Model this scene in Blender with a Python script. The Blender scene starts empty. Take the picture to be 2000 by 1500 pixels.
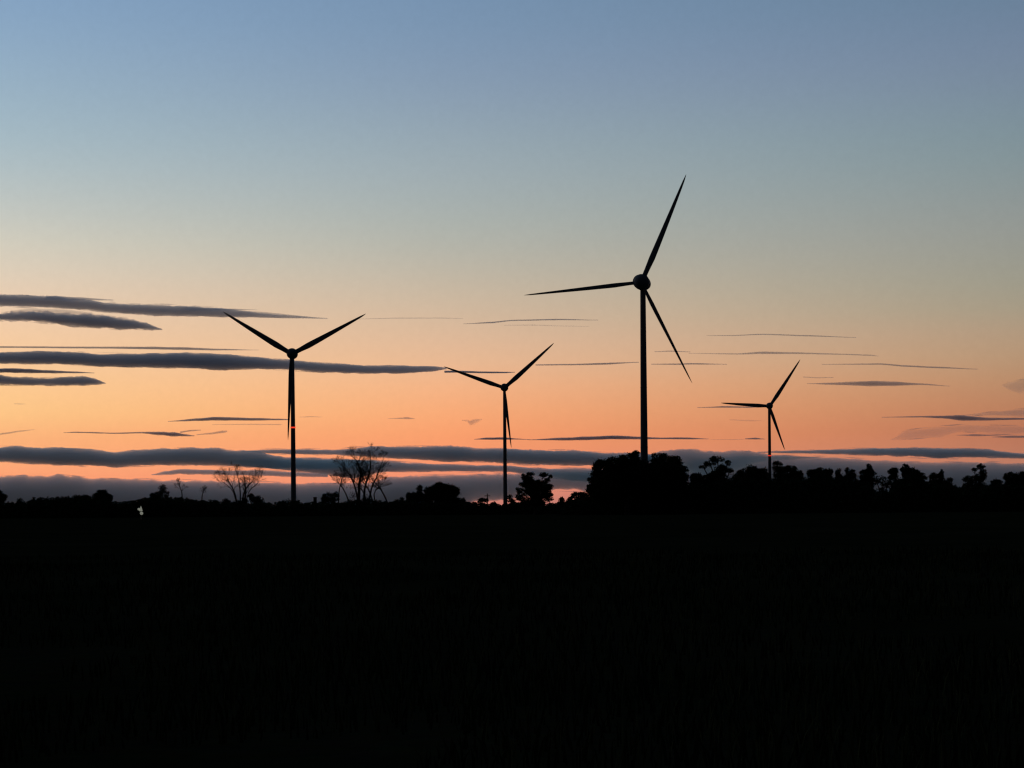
import bpy, bmesh, math, random
from mathutils import Vector, Matrix, noise

random.seed(7)
S = bpy.context.scene
COL = S.collection
R = math.radians

# ------------------------------------------------------------------ camera model
ROLL = math.radians(-0.45)
CR, SR = math.cos(ROLL), math.sin(ROLL)
FPX, CX, HOR, EYE = 3732.0, 1000.0, 988.0, 1.7       # long phone zoom, level, eye height 1.7 m


def at(x, y, d):
    """point at distance d seen in direction (x, y) of the 2000x1500 photograph"""
    u, v = x - CX, HOR - y
    u, v = u * CR - v * SR, u * SR + v * CR              # the phone was held a touch out of level
    return Vector((u / FPX * d, d, EYE + v / FPX * d))


cam_d = bpy.data.cameras.new('camera')
cam = bpy.data.objects.new('camera', cam_d)
COL.objects.link(cam)
cam.matrix_world = Matrix.Translation((0, 0, EYE)) @ Matrix.Rotation(-ROLL, 4, 'Y') @ Matrix.Rotation(R(90), 4, 'X')
cam_d.sensor_width = 36.0
cam_d.lens = 36.0 * FPX / 2000.0
cam_d.shift_y = (HOR - 750.0) / 2000.0
cam_d.clip_start = 0.5
cam_d.clip_end = 200000.0
S.camera = cam


# ------------------------------------------------------------------ helpers
def lin(c):
    c = c / 255.0
    return c / 12.92 if c <= 0.04045 else ((c + 0.055) / 1.055) ** 2.4


def tag(o, label=None, cat=None, group=None, kind=None):
    if label: o['label'] = label
    if cat: o['category'] = cat
    if group: o['group'] = group
    if kind: o['kind'] = kind
    return o


def link(name, me, mat=None, parent=None, smooth=False):
    o = bpy.data.objects.new(name, me)
    COL.objects.link(o)
    if mat: me.materials.append(mat)
    if parent: o.parent = parent
    if smooth:
        me.polygons.foreach_set('use_smooth', [True] * len(me.polygons))
    return o


def mesh(name, v, f):
    me = bpy.data.meshes.new(name)
    me.from_pydata([tuple(p) for p in v], [], f)
    me.update()
    return me


def empty(name, loc, rz=0.0):
    o = bpy.data.objects.new(name, None)
    COL.objects.link(o)
    o.location = loc
    o.rotation_euler = (0, 0, rz)
    o.empty_display_size = 1.0
    return o


class MB:
    def __init__(s):
        s.v, s.f = [], []

    def tube(s, p0, p1, r0, r1, n=7, cap=True):
        p0, p1 = Vector(p0), Vector(p1)
        d = (p1 - p0)
        if d.length < 1e-6: return
        d.normalize()
        a = d.orthogonal().normalized(); b = d.cross(a)
        k = len(s.v)
        for p, r in ((p0, r0), (p1, r1)):
            for i in range(n):
                t = 2 * math.pi * i / n
                s.v.append(p + a * (math.cos(t) * r) + b * (math.sin(t) * r))
        for i in range(n):
            j = (i + 1) % n
            s.f.append((k + i, k + j, k + n + j, k + n + i))
        if cap:
            s.f.append(tuple(k + n + i for i in range(n)))
            s.f.append(tuple(k + n - 1 - i for i in range(n)))

    def loft(s, rings, cap=True):
        k = len(s.v); n = len(rings[0])
        for r in rings: s.v.extend(r)
        for q in range(len(rings) - 1):
            for i in range(n):
                j = (i + 1) % n
                s.f.append((k + q * n + i, k + q * n + j, k + (q + 1) * n + j, k + (q + 1) * n + i))
        if cap:
            s.f.append(tuple(k + n - 1 - i for i in range(n)))
            m = k + (len(rings) - 1) * n
            s.f.append(tuple(m + i for i in range(n)))

    def lathe(s, axis_p, axis_d, prof, n=24):
        """prof: list of (distance along axis, radius)"""
        axis_d = Vector(axis_d).normalized(); axis_p = Vector(axis_p)
        a = axis_d.orthogonal().normalized(); b = axis_d.cross(a)
        s.loft([[axis_p + axis_d * t + (a * math.cos(2 * math.pi * i / n) + b * math.sin(2 * math.pi * i / n)) * max(r, 1e-3)
                 for i in range(n)] for t, r in prof])

    def box(s, c, sx, sy, sz):
        k = len(s.v)
        for z in (-1, 1):
            for x, y in ((-1, -1), (1, -1), (1, 1), (-1, 1)):
                s.v.append(Vector((c[0] + x * sx / 2, c[1] + y * sy / 2, c[2] + z * sz / 2)))
        s.f += [(k + 3, k + 2, k + 1, k), (k + 4, k + 5, k + 6, k + 7)]
        for i in range(4):
            j = (i + 1) % 4
            s.f.append((k + i, k + j, k + 4 + j, k + 4 + i))

    def build(s, name, mat, parent=None, smooth=False):
        return link(name, mesh(name, s.v, s.f), mat, parent, smooth)


# ------------------------------------------------------------------ materials
def nodes_of(name):
    m = bpy.data.materials.new(name); m.use_nodes = True
    return m, m.node_tree.nodes, m.node_tree.links


def surf(name, base, dark, scale, rough=0.9, spec=0.1):
    m, N, L = nodes_of(name)
    p = N['Principled BSDF']
    p.inputs['Roughness'].default_value = rough
    p.inputs['Specular IOR Level'].default_value = spec
    tc = N.new('ShaderNodeTexCoord'); nz = N.new('ShaderNodeTexNoise'); mx = N.new('ShaderNodeMix')
    nz.inputs['Scale'].default_value = scale; nz.inputs['Detail'].default_value = 6
    mx.data_type = 'RGBA'
    mx.inputs['A'].default_value = (*dark, 1); mx.inputs['B'].default_value = (*base, 1)
    L.new(tc.outputs['Object'], nz.inputs['Vector'])
    L.new(nz.outputs['Fac'], mx.inputs['Factor'])
    L.new(mx.outputs['Result'], p.inputs['Base Color'])
    return m


M_paint = surf('turbine_paint', (0.27, 0.27, 0.28), (0.21, 0.21, 0.22), 0.4, 0.7, 0.05)
M_leaf = surf('foliage', (0.050, 0.062, 0.030), (0.030, 0.040, 0.020), 1.5, 0.95, 0.0)
M_leaf2 = surf('dry_foliage', (0.055, 0.055, 0.032), (0.035, 0.036, 0.022), 1.5, 0.95, 0.0)
M_bark = surf('bark', (0.085, 0.070, 0.055), (0.045, 0.038, 0.030), 4.0, 0.95, 0.0)
M_wood = surf('weathered_wood', (0.10, 0.085, 0.07), (0.06, 0.05, 0.04), 6.0, 0.9, 0.0)
M_metal = surf('lamp_metal', (0.10, 0.10, 0.10), (0.07, 0.07, 0.07), 5.0, 0.6, 0.2)
M_grass = surf('grass_blades', (0.050, 0.060, 0.026), (0.034, 0.040, 0.018), 2.0, 1.0, 0.0)


def emit(name, col, st):
    m, N, L = nodes_of(name)
    p = N['Principled BSDF']
    p.inputs['Base Color'].default_value = (*[c * 0.6 for c in col], 1)
    p.inputs['Emission Color'].default_value = (*col, 1)
    p.inputs['Emission Strength'].default_value = st
    return m


M_red = emit('red_beacon_glass', (1.0, 0.05, 0.02), 0.95)
M_lamp = emit('lit_lamp_glass', (0.98, 1.0, 0.82), 0.15)


def ground_mat():
    m, N, L = nodes_of('field_soil')
    for n in list(N):
        if n.type == 'BSDF_PRINCIPLED': N.remove(n)
    out = [n for n in N if n.type == 'OUTPUT_MATERIAL'][0]
    d = N.new('ShaderNodeBsdfDiffuse'); d.inputs['Roughness'].default_value = 0.6
    tc = N.new('ShaderNodeTexCoord')
    n1 = N.new('ShaderNodeTexNoise'); n1.inputs['Scale'].default_value = 0.12; n1.inputs['Detail'].default_value = 8
    n2 = N.new('ShaderNodeTexNoise'); n2.inputs['Scale'].default_value = 3.0; n2.inputs['Detail'].default_value = 8
    r1 = N.new('ShaderNodeValToRGB')
    r1.color_ramp.elements[0].position = 0.35; r1.color_ramp.elements[0].color = (0.030, 0.034, 0.016, 1)
    r1.color_ramp.elements[1].position = 0.68; r1.color_ramp.elements[1].color = (0.058, 0.056, 0.030, 1)
    mul = N.new('ShaderNodeMix'); mul.data_type = 'RGBA'; mul.blend_type = 'MULTIPLY'; mul.inputs['Factor'].default_value = 0.6
    bp = N.new('ShaderNodeBump'); bp.inputs['Strength'].default_value = 0.6; bp.inputs['Distance'].default_value = 0.08
    L.new(tc.outputs['Object'], n1.inputs['Vector']); L.new(tc.outputs['Object'], n2.inputs['Vector'])
    L.new(n1.outputs['Fac'], r1.inputs['Fac'])
    L.new(r1.outputs['Color'], mul.inputs['A']); L.new(n2.outputs['Color'], mul.inputs['B'])
    L.new(mul.outputs['Result'], d.inputs['Color'])
    L.new(n2.outputs['Fac'], bp.inputs['Height']); L.new(bp.outputs['Normal'], d.inputs['Normal'])
    L.new(d.outputs['BSDF'], out.inputs['Surface'])
    return m




def cloud_mat(name, col, dens, g=0.6):
    m, N, L = nodes_of(name)
    for n in list(N):
        if n.type == 'BSDF_PRINCIPLED': N.remove(n)
    out = [n for n in N if n.type == 'OUTPUT_MATERIAL'][0]
    v = N.new('ShaderNodeVolumePrincipled')
    v.inputs['Color'].default_value = (*col, 1)
    v.inputs['Density'].default_value = dens
    v.inputs['Anisotropy'].default_value = g
    L.new(v.outputs['Volume'], out.inputs['Volume'])
    m['extinction'] = dens                     # per metre
    return m


M_cloud = cloud_mat('cloud_vapour', (0.86, 0.885, 0.94), 0.013, 0.6)
M_wisp = cloud_mat('thin_cloud_vapour', (0.72, 0.74, 0.82), 0.045, 0.6)
M_bank = cloud_mat('cloud_bank_vapour', (0.89, 0.965, 0.999), 0.008, 0.65)

# ------------------------------------------------------------------ sky
# colours of the dusk sky by elevation (photo row) toward left, middle and right of the afterglow
ROWS_L = [(0, (132, 162, 193)), (147, (147, 173, 195)), (285, (165, 185, 195)), (407, (190, 196, 192)), (515, (216, 205, 186)),
          (657, (243, 203, 164)), (785, (252, 200, 139)), (857, (250, 177, 122)), (925, (254, 166, 119)), (960, (246, 140, 108)), (988, (225, 128, 108))]
ROWS_C = [(0, (119, 146, 175)), (147, (133, 154, 177)), (307, (154, 169, 177)), (457, (175, 178, 170)), (597, (206, 183, 158)),
          (697, (230, 184, 148)), (787, (247, 173, 124)), (857, (249, 157, 108)), (925, (244, 146, 112)), (960, (226, 138, 114)), (988, (200, 126, 114))]
ROWS_R = [(0, (104, 128, 152)), (147, (117, 135, 157)), (307, (128, 146, 153)), (457, (146, 151, 147)), (597, (161, 154, 135)),
          (697, (181, 150, 121)), (787, (186, 133, 99)), (857, (184, 117, 88)), (925, (188, 124, 102)), (960, (180, 120, 104)), (988, (160, 112, 104))]
BACK = [(0.0, (15, 15, 19)), (0.1, (16, 17, 22)), (0.25, (17, 20, 28)), (0.5, (16, 21, 31)), (1.0, (14, 20, 32))]
ZTOP = [(0.36, 0.84), (0.5, 0.58), (0.7, 0.34), (1.0, 0.20)]     # dimming above the frame


def curve(rows):
    pts = []
    for y, c in rows:
        t = (HOR - y) / FPX
        pts.append((t / math.sqrt(1 + t * t), [lin(q) for q in c]))
    pts.sort(key=lambda p: p[0])
    top = pts[-1][1]
    for z, k in ZTOP:
        pts.append((z, [top[0] * k * 0.85, top[1] * k * 0.95, top[2] * k]))
    return pts


def sample(pts, z):
    xs = [p[0] for p in pts]
    if z <= xs[0]: return pts[0][1]
    if z >= xs[-1]: return pts[-1][1]
    i = max(j for j in range(len(xs)) if xs[j] <= z)
    i = min(i, len(xs) - 2)
    out = []
    for c in range(3):
        y = [p[1][c] for p in pts]
        h = xs[i + 1] - xs[i]; s = (y[i + 1] - y[i]) / h

        def slope(k):
            if k == 0 or k == len(xs) - 1: return s
            a = (y[k] - y[k - 1]) / (xs[k] - xs[k - 1]); b = (y[k + 1] - y[k]) / (xs[k + 1] - xs[k])
            return 0.0 if a * b <= 0 else 2 * a * b / (a + b)
        t = (z - xs[i]) / h
        m0, m1 = slope(i) * h, slope(i + 1) * h
        out.append(max(0.0, (2 * t ** 3 - 3 * t * t + 1) * y[i] + (t ** 3 - 2 * t * t + t) * m0 + (-2 * t ** 3 + 3 * t * t) * y[i + 1] + (t ** 3 - t * t) * m1))
    return out


ZS = [i / 26 for i in range(27)]
ZPOS = [0.27 * (k / 22.0) for k in range(23)] + [0.31, 0.36, 0.42, 0.5, 0.6, 0.72, 0.86, 1.0]

SUN_EL, SUN_AZ = 1.0, -24.0                       # just above the true horizon, left of the frame
W = bpy.data.worlds.new('World')
S.world = W
W.use_nodes = True
N, L = W.node_tree.nodes, W.node_tree.links
bg = N['Background']
bg.inputs['Strength'].default_value = 1.0


def math_n(op, a=None, b=None, clamp=False):
    n = N.new('ShaderNodeMath'); n.operation = op; n.use_clamp = clamp
    for i, q in enumerate((a, b)):
        if q is None: continue
        if isinstance(q, (int, float)): n.inputs[i].default_value = q
        else: L.new(q, n.inputs[i])
    return n.outputs[0]


tc = N.new('ShaderNodeTexCoord')
nrm = N.new('ShaderNodeVectorMath'); nrm.operation = 'NORMALIZE'
L.new(tc.outputs['Generated'], nrm.inputs[0])
sep = N.new('ShaderNodeSeparateXYZ'); L.new(nrm.outputs[0], sep.inputs[0])
zc = math_n('MAXIMUM', sep.outputs['Z'], 0.0)
az = math_n('ARCTAN2', sep.outputs['X'], sep.outputs['Y'])        # 0 straight ahead, + to the right


def ramp(pts):
    n = N.new('ShaderNodeValToRGB'); e = n.color_ramp.elements
    zz = [p for p in ZPOS]
    while len(e) < len(zz): e.new(0.5)
    for q, z in zip(e, zz):
        q.position = z
    for q, z in zip(e, zz):
        q.color = (*sample(pts, z), 1)
    L.new(zc, n.inputs['Fac'])
    return n.outputs['Color']


def mixc(f, a, b):
    n = N.new('ShaderNodeMix'); n.data_type = 'RGBA'
    L.new(f, n.inputs['Factor']); L.new(a, n.inputs['A']); L.new(b, n.inputs['B'])
    return n.outputs['Result']


def mapr(v, a, b, smooth=False):
    n = N.new('ShaderNodeMapRange'); n.clamp = True
    if smooth: n.interpolation_type = 'SMOOTHSTEP'
    L.new(v, n.inputs['Value'])
    n.inputs['From Min'].default_value = a; n.inputs['From Max'].default_value = b
    return n.outputs['Result']


AX = math.atan(1000 / FPX)
cl, cc, cr = ramp(curve(ROWS_L)), ramp(curve(ROWS_C)), ramp(curve(ROWS_R))
cb = ramp([(z, [lin(q) for q in c]) for z, c in BACK])
c1 = mixc(mapr(az, -AX, -0.03), cl, cc)
c2 = mixc(mapr(az, -0.03, AX), c1, cr)
off = math_n('ABSOLUTE', math_n('ADD', az, R(8)))
c3 = mixc(mapr(off, R(24), R(95), True), c2, cb)
sky = N.new('ShaderNodeTexSky')
sky.sky_type = 'NISHITA'; sky.sun_disc = False
sky.sun_elevation = R(SUN_EL); sky.sun_rotation = R(SUN_AZ)
sky.altitude = 50; sky.air_density = 1.0; sky.dust_density = 1.2; sky.ozone_density = 2.0
skb = N.new('ShaderNodeMix'); skb.data_type = 'RGBA'; skb.blend_type = 'ADD'
skb.inputs['Factor'].default_value = 0.0012        # the physical sky at dusk strength, the ramps carry the afterglow
L.new(c3, skb.inputs['A']); L.new(sky.outputs['Color'], skb.inputs['B'])
hz = N.new('ShaderNodeTexNoise'); hz.inputs['Scale'].default_value = 260.0; hz.inputs['Detail'].default_value = 5.0
hz.inputs['Roughness'].default_value = 0.7
L.new(nrm.outputs[0], hz.inputs['Vector'])
hm = N.new('ShaderNodeMapRange'); hm.inputs['From Min'].default_value = 0.25; hm.inputs['From Max'].default_value = 0.75
hm.inputs['To Min'].default_value = 0.978; hm.inputs['To Max'].default_value = 1.022
L.new(hz.outputs['Fac'], hm.inputs['Value'])
hv = N.new('ShaderNodeVectorMath'); hv.operation = 'SCALE'
L.new(skb.outputs['Result'], hv.inputs[0]); L.new(hm.outputs['Result'], hv.inputs['Scale'])
L.new(hv.outputs[0], bg.inputs['Color'])

sun_d = bpy.data.lights.new('sun', 'SUN')
sun_d.energy = 0.02
sun_d.angle = R(0.5)
sun_d.color = (1.0, 0.55, 0.28)
sun = bpy.data.objects.new('sun', sun_d)
COL.objects.link(sun)
sdir = Vector((math.sin(R(SUN_AZ)) * math.cos(R(SUN_EL)), math.cos(R(SUN_AZ)) * math.cos(R(SUN_EL)), math.sin(R(SUN_EL))))
sun.rotation_euler = sdir.to_track_quat('Z', 'Y').to_euler()

# ------------------------------------------------------------------ ground
def make_ground():
    def steps(lo, hi):
        v = [0.0]; s = 1.5
        while v[-1] < hi:
            v.append(v[-1] + s); s *= 1.13
        v[-1] = hi
        return v
    pos = steps(0, 90000)
    ax = [-p for p in reversed(pos[1:])] + pos
    n = len(ax); vs = []
    for y in ax:
        for x in ax:
            d = math.hypot(x, y)
            k = max(0.0, 1 - d / 260.0)
            z = (0.16 * noise.noise((x * 0.045, y * 0.045, 1.3)) + 0.05 * noise.noise((x * 0.3, y * 0.3, 4.0))) * k
            vs.append((x, y, z))
    fs = [(j * n + i, j * n + i + 1, (j + 1) * n + i + 1, (j + 1) * n + i) for j in range(n - 1) for i in range(n - 1)]
    return tag(link('ground', mesh('ground', vs, fs), ground_mat(), smooth=True), kind='structure')


make_ground()

# rough grass and stubble on the near field
gv, gf = [], []
rg = random.Random(3)
for i in range(26000):
    d = 8.0 + 62.0 * rg.random() ** 1.5
    a = (rg.random() - 0.5) * 0.75
    x, y = d * math.sin(a), d * math.cos(a)
    z = 0.16 * noise.noise((x * 0.045, y * 0.045, 1.3)) * max(0, 1 - d / 260.0)
    dens = noise.noise((x * 0.25, y * 0.25, 9.0))
    if dens < -0.25: continue
    h = (0.10 + 0.22 * rg.random()) * (0.8 + 0.6 * dens)
    w = 0.006 + 0.006 * rg.random() + d * 0.00018
    t = rg.random() * 6.283; lean = h * 0.5 * rg.random(); t2 = rg.random() * 6.283
    ux, uy = math.cos(t) * w, math.sin(t) * w
    lx, ly = math.cos(t2) * lean, math.sin(t2) * lean
    k = len(gv)
    gv += [(x - ux, y - uy, z - 0.03), (x + ux, y + uy, z - 0.03), (x + ux * 0.7 + lx * 0.4, y + uy * 0.7 + ly * 0.4, z + h * 0.6),
           (x - ux * 0.7 + lx * 0.4, y - uy * 0.7 + ly * 0.4, z + h * 0.6), (x + lx, y + ly, z + h)]
    gf += [(k, k + 1, k + 2, k + 3), (k + 3, k + 2, k + 4)]
tag(link('grass', mesh('grass', gv, gf), M_grass), 'dark rough grass covering the near field', 'grass', kind='stuff')


# ------------------------------------------------------------------ wind turbines
def turbine(label, dist, hub_px, tower_x, r_top, r_base, tips, chords, yaw, nac_r, beacon_y=None):
    base = at(tower_x, HOR, dist); base.z = 0.0
    root = empty('wind_turbine', base)
    tag(root, label, 'wind turbine', 'wind turbines on the horizon')
    hub = at(*hub_px, dist) - base                       # hub height at the tower's distance
    hz = hub.z
    ax = Vector((math.sin(yaw), -math.cos(yaw), 0.0))     # rotor axis, pointing out of the rotor, toward the viewer
    axt = (ax + Vector((0, 0, 0.07))).normalized()
    # tower
    mb = MB()
    htop = hz - nac_r * 0.55
    n = 32; prof = []
    for i in range(13):
        t = i / 12.0
        prof.append((t * htop, r_base + (r_top - r_base) * (t ** 0.85)))
    mb.lathe((0, 0, 0), (0, 0, 1), prof, n)
    for t in (0.28, 0.55, 0.8):                          # flange joints of the tower sections
        z = htop * t; r = r_base + (r_top - r_base) * (t ** 0.85)
        mb.lathe((0, 0, z - 0.12), (0, 0, 1), [(0, r + 0.002), (0.04, r + 0.05), (0.20, r + 0.05), (0.24, r + 0.002)], n)
    mb.lathe((0, 0, 0), (0, 0, 1), [(-0.3, r_base * 1.9), (0.15, r_base * 1.9), (0.25, r_base * 1.1)], n)
    mb.build('tower', M_paint, root, True)
    # rotor plane a few metres in front of the tower axis; blades run from the hub to their tips in that plane
    lead = hub.x / max(0.05, math.sin(yaw)) if abs(math.sin(yaw)) > 0.05 else nac_r * 1.25
    lead = min(max(abs(lead), nac_r * 0.8), nac_r * 1.6)
    hubc = Vector((0, 0, hz)) + ax * lead
    hubc.x = hub.x if abs(hub.x) < nac_r else hubc.x
    # egg-shaped nacelle
    mb = MB(); prof = []
    L0, L1 = lead - nac_r * 0.25, -nac_r * 1.9
    for i in range(17):
        t = i / 16.0
        s = L0 + (L1 - L0) * t
        prof.append((s, nac_r * 0.93 * (math.sin(math.pi * min(1.0, 0.30 + 0.70 * t)) ** 0.55 if t < 1 else 0.02)))
    mb.lathe((0, 0, hz), axt, prof, 28)
    mb.tube((0, 0, htop - 0.3), (0, 0, hz - nac_r * 0.3), r_top * 1.05, r_top * 1.15, 24)
    nac = mb.build('nacelle', M_paint, root, True)
    mm = MB()                                             # wind vane mast on the nacelle's back
    bx = Vector((0, 0, hz)) - axt * nac_r * 1.1
    mm.tube(bx + Vector((0, 0, nac_r * 0.55)), bx + Vector((0, 0, nac_r * 1.15)), 0.06, 0.04, 6)
    mm.tube(bx + Vector((-0.35, 0, nac_r * 1.12)), bx + Vector((0.35, 0, nac_r * 1.12)), 0.03, 0.03, 6)
    mm.build('wind_vane', M_metal, nac)
    # hub and spinner
    mb = MB()
    mb.lathe(hubc, axt, [(-nac_r * 0.42, nac_r * 0.90), (-nac_r * 0.1, nac_r * 0.97), (nac_r * 0.2, nac_r * 0.92), (nac_r * 0.5, nac_r * 0.74),
                         (nac_r * 0.72, nac_r * 0.48), (nac_r * 0.85, nac_r * 0.22), (nac_r * 0.9, 0.02)], 28)
    mb.build('hub', M_paint, root, True)
    # blades
    for (tx, ty), ch in zip(tips, chords):
        ray = at(tx, ty, 1.0) - Vector((0, 0, EYE))
        o = Vector((0, 0, EYE)) - base
        k = (hubc - o).dot(axt) / ray.dot(axt)
        tip = o + ray * k
        d = tip - hubc; ln = d.length; d.normalize()
        side = d.cross(axt).normalized()
        if side.z > 0 and abs(d.z) < 0.9: side = -side     # trailing edge drops
        rings = []; m = 14
        st = [0.03, 0.07, 0.11, 0.16, 0.22, 0.3, 0.4, 0.5, 0.6, 0.7, 0.8, 0.88, 0.94, 0.98, 1.0]
        for t in st:
            if t < 0.1: c = 0.80
            elif t < 0.22: c = 0.80 + 0.22 * (t - 0.1) / 0.12
            else: c = 1.02 - 0.79 * ((t - 0.22) / 0.78) ** 1.2
            if t > 0.93: c *= math.sqrt(max(0.02, (1.0 - t) / 0.07))
            c *= ch
            th = max(0.05, c * (0.62 - 0.46 * min(1, t * 2.4)))
            tw = R(9) * (1 - t)
            u = side * math.cos(tw) + axt * math.sin(tw); w = axt * math.cos(tw) - side * math.sin(tw)
            sweep = axt * (0.012 * ln * t * t)             # slight cone
            ctr = hubc + d * (ln * t) + sweep
            ring = []
            for i in range(m):
                a = 2 * math.pi * i / m
                xx = math.cos(a) * 0.5 + 0.12
                ring.append(ctr + u * (xx * c) + w * (math.sin(a) * 0.5 * th * (0.75 + 0.35 * -math.cos(a))))
            rings.append(ring)
        b = MB(); b.loft(rings)
        b.build('blade', M_paint, root, True)
    if beacon_y is not None:
        z = at(tower_x, beacon_y, dist).z
        r = r_base + (r_top - r_base) * ((z / htop) ** 0.85)
        mb = MB()
        mb.lathe((0, 0, z - 0.35), (0, 0, 1), [(0, r + 0.02), (0.06, r + 0.20), (0.64, r + 0.20), (0.7, r + 0.02)], 28)
        mb.build('warning_light', M_red, root, True)
    return root


turbine('tallest wind turbine, nearest the viewer, rising behind the big round tree', 690, (1251, 553), 1259, 0.98, 1.48,
        [(1024, 577), (1341, 341), (1353, 749)], [1.65, 2.45, 1.4], R(-24), 2.95)
turbine('Y shaped wind turbine at the left with a red light halfway up its tower', 990, (571, 691), 573.5, 0.95, 1.42,
        [(436, 609), (715, 613), (563, 860)], [3.1, 3.1, 2.0], R(-4), 2.9, 835)
turbine('wind turbine in the middle, standing free between the bare tree and the layered tree', 1285, (985, 757), 987, 0.98, 1.45,
        [(867, 716), (1082, 670), (999, 875)], [3.0, 3.3, 2.1], R(-5), 2.8)
turbine('smallest wind turbine, farthest away at the right above the tree line', 1520, (1502, 793), 1504, 1.05, 1.40,
        [(1408, 787), (1563, 702), (1533, 879)], [3.1, 3.2, 2.5], R(-9), 2.75, 890)


# ------------------------------------------------------------------ trees
class Leaves:
    def __init__(s, seed):
        s.v, s.f, s.r = [], [], random.Random(seed)

    def leaf(s, p, size):
        r = s.r
        a = Vector((r.gauss(0, 1), r.gauss(0, 1), r.gauss(0, 1))).normalized()
        b = a.orthogonal().normalized()
        ang = r.random() * 6.283
        b = Matrix.Rotation(ang, 3, a) @ b
        c = a.cross(b)
        w = size * (0.7 + 0.6 * r.random()); h = w * 0.62
        k = len(s.v)
        s.v += [p - b * w * .5, p - c * h * .5 + b * w * .05, p + b * w * .5, p + c * h * .5 + b * w * .05]
        s.f.append((k, k + 1, k + 2, k + 3))

    def blob(s, c, rx, ry, rz, n, size, shell=0.6):
        r = s.r
        for _ in range(n):
            d = Vector((r.gauss(0, 1), r.gauss(0, 1), r.gauss(0, 1))).normalized()
            q = (0.72 + 0.28 * r.random()) if r.random() < shell else r.random() ** 0.5 * 0.8
            s.leaf(Vector((c.x + d.x * rx * q, c.y + d.y * ry * q, c.z + d.z * rz * q)), size)


TREE_N = [0]


def branch(mb, p, d, ln, r, depth, rnd, spread=0.55, up=0.25, minr=0.012):
    """recursive bare branch made of bent tapering segments"""
    seg = 3
    q, dd, rr = p.copy(), d.copy(), r
    for i in range(seg):
        dd = (dd + Vector((rnd.gauss(0, .12), rnd.gauss(0, .12), rnd.gauss(0, .10) + up * 0.12))).normalized()
        e = q + dd * (ln / seg)
        r2 = max(minr, rr * 0.84)
        mb.tube(q, e, rr, r2, 5 if r > 0.06 else 3, False)
        q, rr = e, r2
        if depth > 0 and i > 0:
            sd = (dd + Vector((rnd.gauss(0, spread), rnd.gauss(0, spread), rnd.gauss(0, spread * .6) + up * .4))).normalized()
            branch(mb, q, sd, ln * (0.55 + 0.25 * rnd.random()), rr * 0.62, depth - 1, rnd, spread, up, minr)
    if depth > 0:
        for _ in range(2):
            sd = (dd + Vector((rnd.gauss(0, spread * .8), rnd.gauss(0, spread * .8), rnd.gauss(0, spread * .5) + up * .3))).normalized()
            branch(mb, q, sd, ln * (0.6 + 0.2 * rnd.random()), rr * 0.7, depth - 1, rnd, spread, up, minr)


def tree(kind, label, cat, d, blobs, dens=1.0, leaf=0.30, trunk_x=None, mat=None, lumps=1.0, group=None, fill=True):
    TREE_N[0] += 1
    if fill:                                             # foliage carries on down under every head of the crown
        blobs = blobs + [(b[0], b[1] + b[3] * 1.05, b[2] * 0.92, b[3] * 0.95) for b in blobs if b[1] + b[3] * 1.8 < 984]
    seed = 100 + TREE_N[0]
    rnd = random.Random(seed)
    sc = d / FPX
    cx = trunk_x if trunk_x is not None else sum(b[0] * b[2] * b[3] for b in blobs) / sum(b[2] * b[3] for b in blobs)
    base = at(cx, HOR, d); base.z = 0
    root = empty(kind, base)
    tag(root, label, cat, group)
    lv = Leaves(seed)
    top = max(at(b[0], b[1] - b[3], d).z for b in blobs)
    mb = MB()
    r0 = 0.10 + top * 0.028
    low = min((at(b[0], b[1], d).z - b[3] * sc * 0.2) for b in blobs)
    fork = Vector((0, 0, max(0.4, low * 0.55)))
    mb.tube((0, 0, -0.2), fork, r0 * 1.25, r0, 9)
    mb.tube((0, 0, -0.2), (0, 0, 0.35), r0 * 1.7, r0 * 1.2, 9)
    for bx, by, brx, bry in blobs:
        dep = rnd.uniform(-0.35, 0.35) * brx * sc
        c = at(bx, by, d) - base; c.y += dep
        rx, rz = brx * sc, bry * sc
        rd = max(min(rx, rz * 1.6), 0.5 * rx)
        area = math.pi * rx * rz
        # core and surface clumps so that the outline is uneven
        n = int(area * 85 * dens) + 40
        lv.blob(c, rx * 0.82, rd * 0.82, rz * 0.82, int(n * 0.65), leaf, 0.35)
        k = int((9 + area * 0.5) * lumps)
        k = max(7, min(k, 34))
        for _ in range(k):
            u = Vector((rnd.gauss(0, 1), rnd.gauss(0, 1), rnd.gauss(0, 1))).normalized()
            q = rnd.uniform(0.30, 0.46)
            e = Vector((c.x + u.x * rx * (1 - q * .92), c.y + u.y * rd * (1 - q * .92), c.z + u.z * rz * (1 - q * .92)))
            lr = q * math.sqrt(rx * rz) * rnd.uniform(0.75, 1.1)
            lr = min(lr, 1.5)
            lv.blob(e, lr * 1.15, lr * 1.1, lr * 0.8, int(math.pi * lr * lr * 95 * dens) + 8, leaf, 0.6)
            lv.blob(e, lr * 1.5, lr * 1.4, lr * 1.15, int(math.pi * lr * lr * 14 * dens) + 4, leaf * 0.8, 0.8)
        mid = fork.lerp(c, 0.55) + Vector((rnd.gauss(0, .1) * rx, rnd.gauss(0, .1) * rx, 0.1 * rz))
        mb.tube(fork, mid, r0 * 0.55, r0 * 0.35, 6, False)
        mb.tube(mid, c, r0 * 0.35, r0 * 0.16, 6, False)
        for _ in range(3):
            u = Vector((rnd.gauss(0, 1) * rx, rnd.gauss(0, 1) * rd, rnd.gauss(0, 1) * rz)) * 0.45
            mb.tube(c.lerp(mid, 0.3), c + u, r0 * 0.16, 0.02, 4, False)
    mb.build('trunk', M_bark, root, True)
    link('crown', mesh('crown', lv.v, lv.f), mat or M_leaf, root)
    return root


T = tree
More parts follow.
